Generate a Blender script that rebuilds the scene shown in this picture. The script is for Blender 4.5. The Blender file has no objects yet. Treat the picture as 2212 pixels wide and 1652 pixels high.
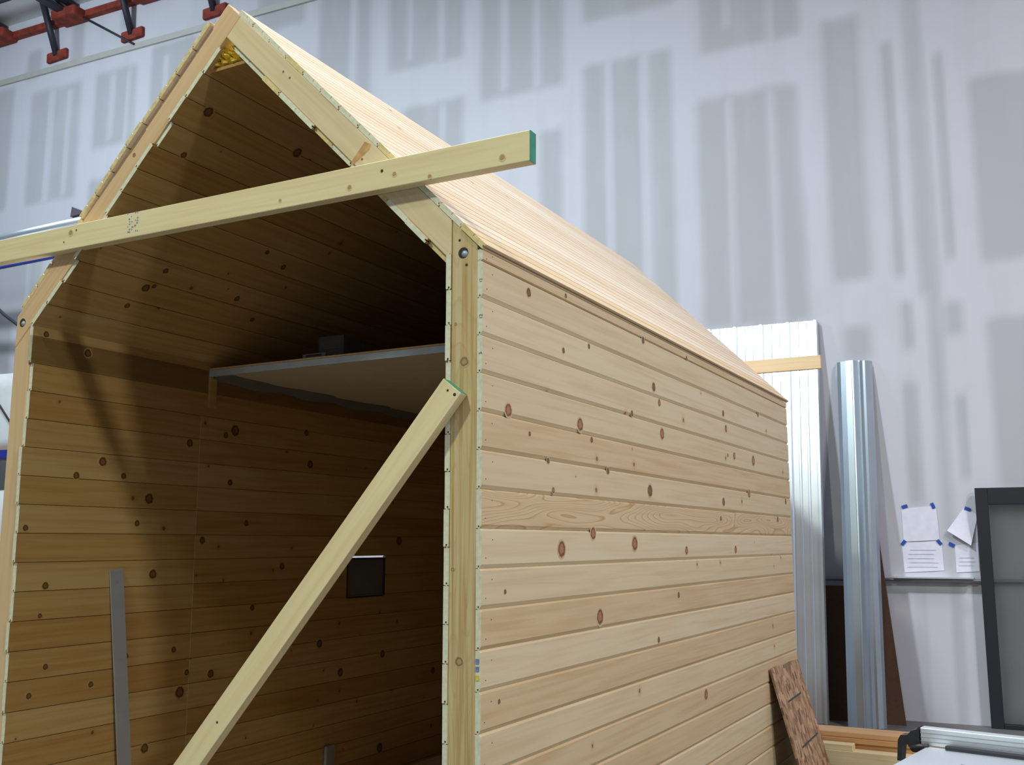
import bpy, bmesh, math, random
from mathutils import Matrix, Vector
random.seed(7)
sc = bpy.context.scene
COL = sc.collection

# ------------------------------------------------------------------ camera
CAM = Vector((1.7100, -2.9256, 1.60)); YAW, PITCH, FPX = 0.49368, 0.15739, 2182.0
_f0 = Vector((-math.sin(YAW), math.cos(YAW), 0)); RIGHT = Vector((math.cos(YAW), math.sin(YAW), 0))
FWD = _f0*math.cos(PITCH) + Vector((0, 0, 1))*math.sin(PITCH)
UP = -_f0*math.sin(PITCH) + Vector((0, 0, 1))*math.cos(PITCH)
cd = bpy.data.cameras.new('camera'); cam = bpy.data.objects.new('camera', cd); COL.objects.link(cam)
cd.sensor_fit = 'HORIZONTAL'; cd.sensor_width = 36.0; cd.lens = 36.0*FPX/2212.0
cd.clip_start = 0.05; cd.clip_end = 100
cam.matrix_world = Matrix(((RIGHT.x, UP.x, -FWD.x, CAM.x), (RIGHT.y, UP.y, -FWD.y, CAM.y), (RIGHT.z, UP.z, -FWD.z, CAM.z), (0, 0, 0, 1)))
sc.camera = cam

# ------------------------------------------------------------------ world, lamps, exposure
wd = bpy.data.worlds.new('world'); sc.world = wd; wd.use_nodes = True
wd.node_tree.nodes['Background'].inputs[0].default_value = (0.75, 0.83, 1.0, 1)
wd.node_tree.nodes['Background'].inputs[1].default_value = 0.02
sc.view_settings.view_transform = 'Standard'; sc.view_settings.look = 'None'
sc.view_settings.gamma = 1.0; sc.view_settings.use_curve_mapping = False
sc.view_settings.exposure = -1.6

def highbay(loc, power, colour, size=0.5, aim=None):
    ld = bpy.data.lights.new('high_bay_lamp', 'AREA'); ld.shape = 'SQUARE'; ld.size = size
    ld.energy = power; ld.color = colour
    o = bpy.data.objects.new('high_bay_lamp', ld); COL.objects.link(o); o.location = loc
    d = (Vector(aim)-Vector(loc)) if aim else Vector((0, 0, -1))
    o.rotation_euler = d.to_track_quat('-Z', 'Y').to_euler()
    return o
COOL = (0.78, 0.90, 1.0); GREENISH = (0.94, 1.0, 0.84)
highbay((9.4, -3.6, 9.0), 2500, (0.97, 1.0, 0.95), 0.7)
highbay((-1.6, -5.2, 9.0), 1700, GREENISH, 0.7)
pl = bpy.data.lights.new('added_wall_fill', 'POINT'); pl.energy = 1900; pl.color = COOL; pl.shadow_soft_size = 0.25  # added unseen fill light, brightens the upper left wall and roof deck
po = bpy.data.objects.new('added_wall_fill', pl); COL.objects.link(po); po.location = (-9.5, 1.6, 8.3)
highbay((-3.6, 0.6, 9.0), 2400, COOL, 0.5)
highbay((6.0, 1.6, 9.0), 1300, (1.0, 0.86, 1.0), 0.7)  # added unseen lamp, tinted pink for the right of the back wall
highbay((1.0, -10.5, 9.0), 400, COOL, 0.7)

# ------------------------------------------------------------------ helpers: pixels to points
def ray(x, y): return FWD + RIGHT*((x-1106)/FPX) + UP*((826-y)/FPX)
def hit(x, y, pt, n):
    d = ray(x, y); n = Vector(n); return CAM + d*(((Vector(pt)-CAM) @ n)/(d @ n))
WN = Vector((-0.0548, 0.9985, 0)); WD = Vector((0.9985, 0.0548, 0)); WO = Vector((0, 7.2, 0))   # back wall: normal into the wall, direction, origin
def wallpt(s, z, off=0.0): return WO + WD*s - WN*off + Vector((0, 0, z))
def onwall(x, y, off=0.0):
    q = hit(x, y, WO-WN*off, WN); return (q-WO) @ WD, q.z

# ------------------------------------------------------------------ helpers: objects
MW = {}
def link(o, M, parent):
    COL.objects.link(o)
    if parent is not None:
        o.parent = parent; o.matrix_basis = MW[parent.name].inverted() @ M
    else: o.matrix_basis = M
    MW[o.name] = M.copy()
    return o
def mk(name, me, M=None, parent=None, label=None, cat=None, group=None, kind=None):
    o = bpy.data.objects.new(name, me)
    link(o, M or Matrix.Identity(4), parent)
    if label: o['label'] = label
    if cat: o['category'] = cat
    if group: o['group'] = group
    if kind: o['kind'] = kind
    return o
def empty(name, loc, label, cat, group=None):
    return mk(name, None, Matrix.Translation(loc), None, label, cat, group)
def pymesh(name, v, f, mats, idx=None, smooth=False):
    me = bpy.data.meshes.new(name); me.from_pydata([tuple(p) for p in v], [], f)
    for m in (mats if isinstance(mats, (list, tuple)) else [mats]): me.materials.append(m)
    if idx: me.polygons.foreach_set('material_index', idx)
    if smooth: me.polygons.foreach_set('use_smooth', [True]*len(me.polygons))
    me.update(); return me
def boxmesh(name, sx, sy, sz, mats, c=(0, 0, 0), endmat=False, bevel=0.0):
    bm = bmesh.new(); bmesh.ops.create_cube(bm, size=1)
    for v in bm.verts: v.co = Vector((v.co.x*sx+c[0], v.co.y*sy+c[1], v.co.z*sz+c[2]))
    if bevel: bmesh.ops.bevel(bm, geom=bm.edges[:], offset=bevel, segments=2, affect='EDGES', profile=0.5)
    me = bpy.data.meshes.new(name)
    bm.normal_update()
    if endmat:
        for f in bm.faces:
            if abs(f.normal.y) > 0.9: f.material_index = 1
    bm.to_mesh(me); bm.free()
    for m in (mats if isinstance(mats, (list, tuple)) else [mats]): me.materials.append(m)
    return me
def frame(o, y, z):
    """matrix with local Y along y, local Z as near z as can be"""
    y = Vector(y).normalized(); z = Vector(z); z = (z-y*(z @ y)).normalized(); x = y.cross(z)
    return Matrix(((x.x, y.x, z.x, o[0]), (x.y, y.y, z.y, o[1]), (x.z, y.z, z.z, o[2]), (0, 0, 0, 1)))
def box(name, c, size, mat, parent=None, y=(0, 1, 0), z=(0, 0, 1), bevel=0.0, **k):
    return mk(name, boxmesh(name, *size, mat, bevel=bevel), frame(c, y, z), parent, **k)
def polybeam(name, poly, y0, y1, axis, mats, parent, bevel=0.003, endn=None, **k):
    """polygon in world XZ, from y0 to y1 deep; local Y runs along axis so the grain follows it"""
    a = Vector((axis[0], 0, axis[1])).normalized(); b = Vector((-a.z, 0, a.x))
    o = Vector((poly[0][0], (y0+y1)/2, poly[0][1])); M = frame(o, a, b); I = M.inverted()
    bm = bmesh.new(); lo = [bm.verts.new(I @ Vector((p[0], y0, p[1]))) for p in poly]; hi = [bm.verts.new(I @ Vector((p[0], y1, p[1]))) for p in poly]
    n = len(poly); bm.faces.new(lo); bm.faces.new(hi[::-1])
    for i in range(n): bm.faces.new((lo[i], hi[i], hi[(i+1) % n], lo[(i+1) % n]))
    bmesh.ops.recalc_face_normals(bm, faces=bm.faces[:])
    if bevel: bmesh.ops.bevel(bm, geom=bm.edges[:], offset=bevel, segments=2, affect='EDGES', profile=0.5)
    me = bpy.data.meshes.new(name); bm.to_mesh(me); bm.free()
    for m in (mats if isinstance(mats, (list, tuple)) else [mats]): me.materials.append(m)
    return mk(name, me, M, parent, **k)
def tubemesh(name, pts, r, mat, n=12, close=True):
    v, f = [], []; pts = [Vector(p) for p in pts]
    for i, p in enumerate(pts):
        t = (pts[min(i+1, len(pts)-1)]-pts[max(i-1, 0)]).normalized()
        u = t.cross(Vector((0, 0, 1)) if abs(t.z) < 0.9 else Vector((1, 0, 0))).normalized(); w = t.cross(u)
        for k in range(n):
            a = 2*math.pi*k/n; v.append(p+u*(r*math.cos(a))+w*(r*math.sin(a)))
    for i in range(len(pts)-1):
        for k in range(n): f.append((i*n+k, i*n+(k+1) % n, (i+1)*n+(k+1) % n, (i+1)*n+k))
    if close: f.append(tuple(range(n))[::-1]); f.append(tuple(range((len(pts)-1)*n, len(pts)*n)))
    me = pymesh(name, v, f, mat)
    for p in me.polygons: p.use_smooth = len(p.vertices) == 4
    return me
def tube(name, pts, r, mat, parent=None, n=12, **k):
    o = Vector(pts[0]); return mk(name, tubemesh(name, [Vector(p)-o for p in pts], r, mat, n), Matrix.Translation(o), parent, **k)
def discmesh(name, r, mat, n=16, h=0.0006, dome=0.0):
    """flat or domed disc, axis local X"""
    v = [(h+dome, 0, 0)]; f = []
    rings = [(0.55, h+dome*0.75), (1.0, h*0.5)] if dome else [(1.0, h)]
    for rr, hh in rings:
        for k in range(n): v.append((hh, r*rr*math.cos(2*math.pi*k/n), r*rr*math.sin(2*math.pi*k/n)))
    for k in range(n): f.append((0, 1+k, 1+(k+1) % n))
    if dome:
        for k in range(n): f.append((1+k, 1+n+k, 1+n+(k+1) % n, 1+(k+1) % n))
    b = len(v); 
    for k in range(n): v.append((-0.0004, r*math.cos(2*math.pi*k/n), r*math.sin(2*math.pi*k/n)))
    l = b-n
    for k in range(n): f.append((l+k, b+k, b+(k+1) % n, l+(k+1) % n))
    return pymesh(name, v, f, mat, smooth=bool(dome))

# ------------------------------------------------------------------ materials
def newmat(name):
    m = bpy.data.materials.new(name); m.use_nodes = True; nt = m.node_tree
    return m, nt, nt.nodes['Principled BSDF']
def N(nt, t, **k):
    n = nt.nodes.new(t)
    for a, b in k.items(): setattr(n, a, b)
    return n
def ramp(nt, stops, interp='LINEAR'):
    r = N(nt, 'ShaderNodeValToRGB'); r.color_ramp.interpolation = interp; e = r.color_ramp.elements
    while len(e) < len(stops): e.new(0.5)
    for el, (p, c) in zip(e, stops): el.position = p; el.color = (*c, 1)
    return r
def math_(nt, op, a, b=None, c=None, clamp=False):
    n = N(nt, 'ShaderNodeMath', operation=op, use_clamp=clamp)
    for i, x in enumerate((a, b, c)):
        if x is None: continue
        if isinstance(x, (int, float)): n.inputs[i].default_value = x
        else: nt.links.new(x, n.inputs[i])
    return n.outputs[0]
def mixc(nt, fac, a, b, mode='MIX'):
    n = N(nt, 'ShaderNodeMix', data_type='RGBA', blend_type=mode)
    for s, x in ((n.inputs[0], fac), (n.inputs[6], a), (n.inputs[7], b)):
        if isinstance(x, (int, float)): s.default_value = x
        elif isinstance(x, (tuple, list)): s.default_value = (*x, 1)
        else: nt.links.new(x, s)
    return n.outputs[2]
def plain(name, col, rough=0.6, metal=0.0, var=0.08, scale=8.0, bump=0.0):
    m, nt, b = newmat(name); tc = N(nt, 'ShaderNodeTexCoord'); no = N(nt, 'ShaderNodeTexNoise'); no.inputs['Scale'].default_value = scale; no.inputs['Detail'].default_value = 4
    nt.links.new(tc.outputs['Object'], no.inputs['Vector'])
    r = ramp(nt, [(0.3, tuple(c*(1-var) for c in col)), (0.7, tuple(min(1, c*(1+var)) for c in col))])
    nt.links.new(no.outputs['Fac'], r.inputs[0]); nt.links.new(r.outputs[0], b.inputs['Base Color'])
    b.inputs['Roughness'].default_value = rough; b.inputs['Metallic'].default_value = metal
    if bump:
        bp = N(nt, 'ShaderNodeBump'); bp.inputs['Strength'].default_value = bump; nt.links.new(no.outputs['Fac'], bp.inputs['Height']); nt.links.new(bp.outputs[0], b.inputs['Normal'])
    return m
def wood(name, tints, grain=0.5, knots=0.5, cath=0.0, rough=0.55, gx=26.0, knotcol=(0.20, 0.085, 0.035), seed=0.0):
    """grain along local Y; tints picked per board; small knots by a sparse cell pattern"""
    m, nt, b = newmat(name); L = nt.links.new
    tc = N(nt, 'ShaderNodeTexCoord'); oi = N(nt, 'ShaderNodeObjectInfo')
    rnd = math_(nt, 'FRACT', math_(nt, 'ADD', oi.outputs['Random'], seed))
    cb = N(nt, 'ShaderNodeCombineXYZ'); L(math_(nt, 'MULTIPLY', rnd, 7.3), cb.inputs[0]); L(math_(nt, 'MULTIPLY', rnd, 91.7), cb.inputs[1]); L(math_(nt, 'MULTIPLY', rnd, 37.1), cb.inputs[2])
    va = N(nt, 'ShaderNodeVectorMath', operation='ADD'); L(tc.outputs['Object'], va.inputs[0]); L(cb.outputs[0], va.inputs[1])
    mp = N(nt, 'ShaderNodeMapping'); L(va.outputs[0], mp.inputs['Vector']); mp.inputs['Scale'].default_value = (gx, 0.9, gx)
    g1 = N(nt, 'ShaderNodeTexNoise'); g1.inputs['Scale'].default_value = 1.6; g1.inputs['Detail'].default_value = 5; g1.inputs['Distortion'].default_value = 0.6; L(mp.outputs[0], g1.inputs['Vector'])
    mp2 = N(nt, 'ShaderNodeMapping'); L(va.outputs[0], mp2.inputs['Vector']); mp2.inputs['Scale'].default_value = (4, 1.1, 5)
    g2 = N(nt, 'ShaderNodeTexNoise'); g2.inputs['Scale'].default_value = 1.5; g2.inputs['Detail'].default_value = 2; L(mp2.outputs[0], g2.inputs['Vector'])
    base = ramp(nt, [(i/max(1, len(tints)-1), t) for i, t in enumerate(tints)]); L(rnd, base.inputs[0])
    dark = mixc(nt, 1.0, base.outputs[0], (0.72, 0.56, 0.38), 'MULTIPLY')
    fac = math_(nt, 'MULTIPLY', math_(nt, 'SUBTRACT', g1.outputs['Fac'], 0.42, clamp=True), 2.6*grain, clamp=True)
    c1 = mixc(nt, fac, base.outputs[0], dark)
    c1 = mixc(nt, math_(nt, 'MULTIPLY', math_(nt, 'SUBTRACT', g2.outputs['Fac'], 0.5, clamp=True), 1.3*grain, clamp=True), c1, mixc(nt, 1.0, base.outputs[0], (0.86, 0.66, 0.44), 'MULTIPLY'))
    if cath:
        mp3 = N(nt, 'ShaderNodeMapping'); L(va.outputs[0], mp3.inputs['Vector']); mp3.inputs['Scale'].default_value = (6, 1.1, 9)
        wv = N(nt, 'ShaderNodeTexNoise'); wv.inputs['Scale'].default_value = 1.1; wv.inputs['Detail'].default_value = 0.5; L(mp3.outputs[0], wv.inputs['Vector'])
        rings = math_(nt, 'FRACT', math_(nt, 'MULTIPLY', wv.outputs['Fac'], 22.0))
        rm = ramp(nt, [(0.0, (0, 0, 0)), (0.75, (0.25, 0.25, 0.25)), (0.93, (1, 1, 1)), (1.0, (0, 0, 0))]); L(rings, rm.inputs[0])
        c1 = mixc(nt, math_(nt, 'MULTIPLY', rm.outputs[0], cath), c1, dark)
    if knots:
        sp = N(nt, 'ShaderNodeSeparateXYZ'); L(va.outputs[0], sp.inputs[0]); c2 = N(nt, 'ShaderNodeCombineXYZ'); L(sp.outputs[1], c2.inputs[0]); L(sp.outputs[2], c2.inputs[1])
        vo = N(nt, 'ShaderNodeTexVoronoi', voronoi_dimensions='2D'); vo.inputs['Scale'].default_value = 5.0; L(c2.outputs[0], vo.inputs['Vector'])
        s2 = N(nt, 'ShaderNodeSeparateColor'); L(vo.outputs['Color'], s2.inputs[0])
        rad = math_(nt, 'MULTIPLY_ADD', s2.outputs[1], 0.045, 0.018)
        on = math_(nt, 'LESS_THAN', s2.outputs[0], 0.42*knots)
        k = N(nt, 'ShaderNodeMapRange', interpolation_type='SMOOTHSTEP'); L(vo.outputs['Distance'], k.inputs[0]); L(math_(nt, 'MULTIPLY', rad, 1.15), k.inputs[1]); L(math_(nt, 'MULTIPLY', rad, 0.75), k.inputs[2])
        hl = N(nt, 'ShaderNodeMapRange', interpolation_type='SMOOTHSTEP'); L(vo.outputs['Distance'], hl.inputs[0]); L(math_(nt, 'MULTIPLY', rad, 3.6), hl.inputs[1]); L(rad, hl.inputs[2])
        c1 = mixc(nt, math_(nt, 'MULTIPLY', math_(nt, 'MULTIPLY', hl.outputs[0], on), 0.42), c1, dark)
        c1 = mixc(nt, math_(nt, 'MULTIPLY', math_(nt, 'MULTIPLY', k.outputs[0], on), 0.85), c1, knotcol)
    L(c1, b.inputs['Base Color']); b.inputs['Roughness'].default_value = rough; b.inputs['Specular IOR Level'].default_value = 0.25
    bp = N(nt, 'ShaderNodeBump'); bp.inputs['Strength'].default_value = 0.12; bp.inputs['Distance'].default_value = 0.002; L(g1.outputs['Fac'], bp.inputs['Height']); L(bp.outputs[0], b.inputs['Normal'])
    return m
def knotmat(name, rim, mid, tan):
    m, nt, b = newmat(name); L = nt.links.new; tc = N(nt, 'ShaderNodeTexCoord')
    su = N(nt, 'ShaderNodeVectorMath', operation='SUBTRACT'); su.inputs[1].default_value = (0, 0.5, 0.5); L(tc.outputs['Generated'], su.inputs[0])
    ml = N(nt, 'ShaderNodeVectorMath', operation='MULTIPLY'); ml.inputs[1].default_value = (0, 2, 2); L(su.outputs[0], ml.inputs[0])
    ln = N(nt, 'ShaderNodeVectorMath', operation='LENGTH'); L(ml.outputs[0], ln.inputs[0])
    no = N(nt, 'ShaderNodeTexNoise'); no.inputs['Scale'].default_value = 80; no.inputs['Detail'].default_value = 3; L(tc.outputs['Object'], no.inputs['Vector'])
    r = math_(nt, 'ADD', ln.outputs[1], math_(nt, 'MULTIPLY', math_(nt, 'SUBTRACT', no.outputs['Fac'], 0.5), 0.35), clamp=True)
    rp = ramp(nt, [(0.0, mid), (0.42, tuple(c*0.85 for c in mid)), (0.58, rim), (0.68, rim), (0.80, tuple((a+2*c)/3 for a, c in zip(rim, tan))), (0.97, tan)]); L(r, rp.inputs[0])
    L(rp.outputs[0], b.inputs['Base Color']); b.inputs['Roughness'].default_value = 0.55; b.inputs['Specular IOR Level'].default_value = 0.25
    return m
PINE = wood('pine_siding', [(0.675, 0.575, 0.37), (0.645, 0.54, 0.33), (0.695, 0.60, 0.395), (0.665, 0.56, 0.35)], 0.45, 0.3)
PINE_TAN = wood('pine_siding_tan', [(0.64, 0.505, 0.30), (0.62, 0.49, 0.285), (0.65, 0.525, 0.32)], 0.6, 0.3)
PINE_CATH = wood('pine_flame_grain', [(0.67, 0.54, 0.33), (0.66, 0.53, 0.32)], 0.4, 0.1, cath=1.0)
PINE_ROOF = wood('pine_roof_board', [(0.78, 0.67, 0.51), (0.75, 0.61, 0.44), (0.81, 0.71, 0.56), (0.77, 0.64, 0.48)], 0.55, 0.12)
PINE_EAVE = wood('pine_eave_board', [(0.73, 0.57, 0.36), (0.73, 0.57, 0.36)], 0.5, 0.0)
PINE_IN = wood('pine_lining_shaded', [(0.43, 0.275, 0.10), (0.38, 0.22, 0.072), (0.45, 0.30, 0.12), (0.40, 0.24, 0.08), (0.46, 0.31, 0.13), (0.38, 0.22, 0.07)], 0.8, 0.5, knotcol=(0.12, 0.045, 0.015))  # tints darkened so the lining colour carries the interior's shade
FIR = wood('framing_lumber', [(0.61, 0.50, 0.28), (0.60, 0.49, 0.27)], 1.7, 0.0, cath=0.35, gx=40.0)
FIR_RAFTER = wood('rafter_lumber', [(0.68, 0.50, 0.29), (0.66, 0.46, 0.27)], 0.45, 0.12)
FIR_RIGHT = wood('pale_rafter_lumber', [(0.70, 0.58, 0.37), (0.69, 0.57, 0.36)], 0.45, 0.0)
FIR_PALE = wood('pale_stud_lumber', [(0.74, 0.64, 0.37), (0.76, 0.66, 0.40)], 0.4, 0.0, knotcol=(0.30, 0.17, 0.07))
ORANGE = wood('orange_lumber', [(0.62, 0.36, 0.15), (0.66, 0.42, 0.20), (0.55, 0.30, 0.12)], 0.7, 0.2)
ENDG = plain('sawn_end_grain', (0.66, 0.66, 0.50), 0.8, var=0.14, scale=45)
ENDY = plain('yellow_end_grain', (0.66, 0.54, 0.26), 0.8, var=0.2, scale=40)
KNOT = knotmat('red_knot', (0.17, 0.075, 0.03), (0.44, 0.21, 0.10), (0.62, 0.49, 0.30)); KNOTD = knotmat('dark_knot', (0.13, 0.06, 0.025), (0.26, 0.13, 0.06), (0.62, 0.50, 0.31)); KNOTI = knotmat('lining_knot', (0.07, 0.03, 0.01), (0.19, 0.09, 0.03), (0.42, 0.265, 0.09))  # lining knots darkened along with the shaded lining tints
KNOTB = knotmat('pale_stud_knot', (0.46, 0.33, 0.16), (0.44, 0.30, 0.14), (0.72, 0.62, 0.36))
HALO = plain('knot_stain', (0.50, 0.29, 0.11), 0.6, var=0.25, scale=30)
NAIL = plain('nail_steel', (0.05, 0.045, 0.04), 0.5, 0.4)
GREENPAINT = plain('green_end_paint', (0.04, 0.27, 0.17), 0.55, var=0.15, scale=20)
ZINC = plain('zinc_bolt', (0.36, 0.42, 0.50), 0.5, 0.4)
HOLE = plain('drill_hole', (0.035, 0.025, 0.018), 0.9)
INK = plain('stamp_ink', (0.16, 0.22, 0.42), 0.7, var=0.4, scale=60); PENCIL = plain('pencil_mark', (0.05, 0.06, 0.06), 0.7)
FOAM = plain('yellow_foam', (0.72, 0.52, 0.06), 0.9, var=0.2, scale=30, bump=0.6)
PLY = wood('plywood_face', [(0.55, 0.38, 0.20), (0.55, 0.38, 0.20)], 0.6, 0.0)
WALLPAINT = plain('painted_block', (0.26, 0.27, 0.30), 0.85, var=0.04, scale=1.2)
CONC = plain('concrete_floor', (0.15, 0.145, 0.14), 0.55, var=0.12, scale=2.5)
DECK = plain('grey_roof_deck', (0.66, 0.68, 0.68), 0.6, 0.1, var=0.05, scale=2)
DARKSTEEL = plain('dark_joist_steel', (0.035, 0.035, 0.05), 0.55, 0.3)
REDIRON = plain('red_primer', (0.22, 0.032, 0.015), 0.8, var=0.4, scale=9)
BLUE = plain('blue_rack_paint', (0.012, 0.03, 0.30), 0.45)
BLACK = plain('black_plastic', (0.015, 0.016, 0.022), 0.5)
FRAMEBLK = plain('black_frame_paint', (0.008, 0.010, 0.016), 0.6)
GREYBAR = plain('grey_strip', (0.30, 0.30, 0.31), 0.55, 0.2, var=0.06)
WHITEWRAP = plain('white_wrap', (0.78, 0.80, 0.80), 0.45, var=0.06, scale=5, bump=0.4)
PAPER = plain('paper', (0.76, 0.76, 0.86), 0.85, var=0.05, scale=14)
TAPE = plain('blue_tape', (0.015, 0.07, 0.40), 0.6)
STRIP = plain('trim_strip', (0.50, 0.50, 0.46), 0.6, 0.2, var=0.05)
def galv(name, col, rough, sp=1.5):
    m, nt, b = newmat(name); L = nt.links.new; tc = N(nt, 'ShaderNodeTexCoord'); vo = N(nt, 'ShaderNodeTexNoise'); vo.inputs['Scale'].default_value = sp; vo.inputs['Detail'].default_value = 3
    L(tc.outputs['Object'], vo.inputs['Vector']); r = ramp(nt, [(0.3, tuple(c*0.88 for c in col)), (0.7, col)]); L(vo.outputs['Fac'], r.inputs[0]); L(r.outputs[0], b.inputs['Base Color'])
    b.inputs['Metallic'].default_value = 0.85; rr = N(nt, 'ShaderNodeMapRange'); L(vo.outputs['Fac'], rr.inputs[0]); rr.inputs[3].default_value = rough*0.96; rr.inputs[4].default_value = rough*1.05; L(rr.outputs[0], b.inputs['Roughness'])
    return m
GALV = galv('galvanised_sheet', (0.72, 0.79, 0.88), 0.30); GALV2 = galv('galvanised_trim', (0.55, 0.63, 0.69), 0.33); ALU = galv('aluminium', (0.75, 0.80, 0.86), 0.45)
def osb(name):
    m, nt, b = newmat(name); L = nt.links.new; tc = N(nt, 'ShaderNodeTexCoord'); mp = N(nt, 'ShaderNodeMapping'); L(tc.outputs['Object'], mp.inputs[0]); mp.inputs['Scale'].default_value = (1, 1, 0.55)
    vo = N(nt, 'ShaderNodeTexVoronoi'); vo.inputs['Scale'].default_value = 34; L(mp.outputs[0], vo.inputs['Vector'])
    s = N(nt, 'ShaderNodeSeparateColor'); L(vo.outputs['Color'], s.inputs[0])
    r = ramp(nt, [(0.0, (0.16, 0.085, 0.04)), (0.35, (0.33, 0.20, 0.105)), (0.7, (0.44, 0.28, 0.155)), (1.0, (0.56, 0.38, 0.22))]); L(s.outputs[0], r.inputs[0]); L(r.outputs[0], b.inputs['Base Color']); b.inputs['Roughness'].default_value = 0.7
    return m
OSB = osb('strand_board')
def glassmat():
    m, nt, b = newmat('smoked_glass'); b.inputs['Base Color'].default_value = (0.55, 0.60, 0.56, 1); b.inputs['Roughness'].default_value = 0.05
    b.inputs['Transmission Weight'].default_value = 1.0; b.inputs['IOR'].default_value = 1.1
    no = N(nt, 'ShaderNodeTexNoise'); no.inputs['Scale'].default_value = 6; r = ramp(nt, [(0.3, (0.80, 0.83, 0.80)), (0.7, (0.85, 0.88, 0.85))]); nt.links.new(no.outputs['Fac'], r.inputs[0]); nt.links.new(r.outputs[0], b.inputs['Base Color'])
    return m
GLASS = glassmat()
def drywall():
    m, nt, b = newmat('taped_drywall'); L = nt.links.new; at = N(nt, 'ShaderNodeVertexColor', layer_name='mud'); tc = N(nt, 'ShaderNodeTexCoord')
    s = N(nt, 'ShaderNodeSeparateColor'); L(at.outputs[0], s.inputs[0])
    no = N(nt, 'ShaderNodeTexNoise'); no.inputs['Scale'].default_value = 3.0; no.inputs['Detail'].default_value = 5; L(tc.outputs['Object'], no.inputs['Vector'])
    mp = N(nt, 'ShaderNodeMapping'); L(tc.outputs['Object'], mp.inputs[0]); mp.inputs['Scale'].default_value = (2.6, 2.6, 0.22)
    n2 = N(nt, 'ShaderNodeTexNoise'); n2.inputs['Scale'].default_value = 1.5; n2.inputs['Detail'].default_value = 3; L(mp.outputs[0], n2.inputs['Vector'])
    f = math_(nt, 'ADD', s.outputs[0], math_(nt, 'MULTIPLY', math_(nt, 'SUBTRACT', no.outputs['Fac'], 0.5), 0.35))
    f = math_(nt, 'ADD', f, math_(nt, 'MULTIPLY', math_(nt, 'SUBTRACT', n2.outputs['Fac'], 0.5), 0.9), clamp=True)
    c = mixc(nt, f, (0.60, 0.605, 0.66), (0.455, 0.465, 0.49)); L(c, b.inputs['Base Color']); b.inputs['Roughness'].default_value = 0.9
    return m
DRYWALL = drywall()

# ------------------------------------------------------------------ the hall: floor, walls, roof deck
def slab(name, v, f, mat): return mk(name, pymesh(name, v, f, mat), kind='structure')
def boxv(x0, x1, y0, y1, z0, z1):
    return ([(x, y, z) for z in (z0, z1) for y in (y0, y1) for x in (x0, x1)], [(0, 2, 3, 1), (4, 5, 7, 6), (0, 1, 5, 4), (2, 6, 7, 3), (0, 4, 6, 2), (1, 3, 7, 5)])
HALL_Z = 9.75
slab('floor', *boxv(-15, 13, -13, 9.0, -0.2, 0.0), CONC)
slab('wall_left', *boxv(-15.2, -15, -13, 9.0, 0.0, HALL_Z), WALLPAINT)
slab('wall_right', *boxv(13, 13.2, -13, 9.0, 0.0, HALL_Z), WALLPAINT)
slab('wall_front', *boxv(-15, 13, -13.2, -13, 0.0, HALL_Z), WALLPAINT)
ceiling = slab('ceiling', *boxv(-15, 13, -13, 9.0, HALL_Z, HALL_Z+0.2), DECK)

# grey paper faces left between the taped joints, as rectangles seen in the photograph: (x0,y0,x1,y1 in pixels)
GREY, PALE = [], []
def addrect(L, x0, y0, x1, y1, w=1.0):
    xm, ym = (x0+x1)/2, (y0+y1)/2
    a = onwall(x0, ym)[0]; b = onwall(x1, ym)[0]; t = onwall(xm, y0)[1]; u = onwall(xm, y1)[1]; L.append((a, b, u, t, w))
for q in ((690, -120, 800, 330), (842, -120, 1002, 140), (1040, -120, 1216, 201), (1257, -160, 1457, 29), (870, 222, 1000, 420), (1168, 280, 1214, 520), (1262, 122, 1458, 760), (1508, -160, 1723, 97), (1513, 196, 1735, 700), (1787, 35, 1868, 605), (1824, 705, 1882, 776),
          (1915, 87, 1940, 600), (1948, 650, 1974, 756), (1956, 824, 1990, 1092), (2028, 110, 2052, 560), (2042, 650, 2080, 722), (2072, 850, 2094, 1036), (2105, 150, 2300, 556), (2142, 680, 2330, 1050), (1620, 690, 1730, 900),
          (62, 190, 168, 433), (205, 150, 292, 312), (325, 90, 420, 250), (190, 386, 240, 470), (-160, 215, 20, 470), (-120, 520, 80, 690), (30, 560, 90, 660), (155, 40, 182, 140), (262, 0, 288, 62), (60, 110, 90, 170), (560, -100, 660, 60), (-150, 700, 10, 1100)): addrect(GREY, *q)
addrect(GREY, 1962, -50, 2008, 640, 0.85); addrect(GREY, 2008, 560, 2036, 900, 0.9); addrect(GREY, 2030, 850, 2056, 1250, 0.8); addrect(GREY, 2060, 1220, 2085, 1600, 0.8); addrect(GREY, 1990, 1265, 2012, 1600, 0.45); addrect(GREY, 2060, 1300, 2110, 1330, 0.5)
for q in ((754, -120, 770, 330), (882, -120, 892, 130), (947, -120, 962, 130), (1081, -120, 1098, 196), (1152, -120, 1168, 188), (949, 225, 962, 420), (1310, 130, 1328, 760), (1386, 115, 1408, 760), (1557, -160, 1572, 60), (1653, -160, 1666, 90), (1572, 212, 1590, 700), (1664, 192, 1684, 700), (98, 195, 112, 433), (138, 195, 150, 420), (235, 160, 247, 300), (270, 150, 278, 300), (350, 120, 362, 240), (55, 560, 62, 680)): addrect(PALE, *q, 0.75)
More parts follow.
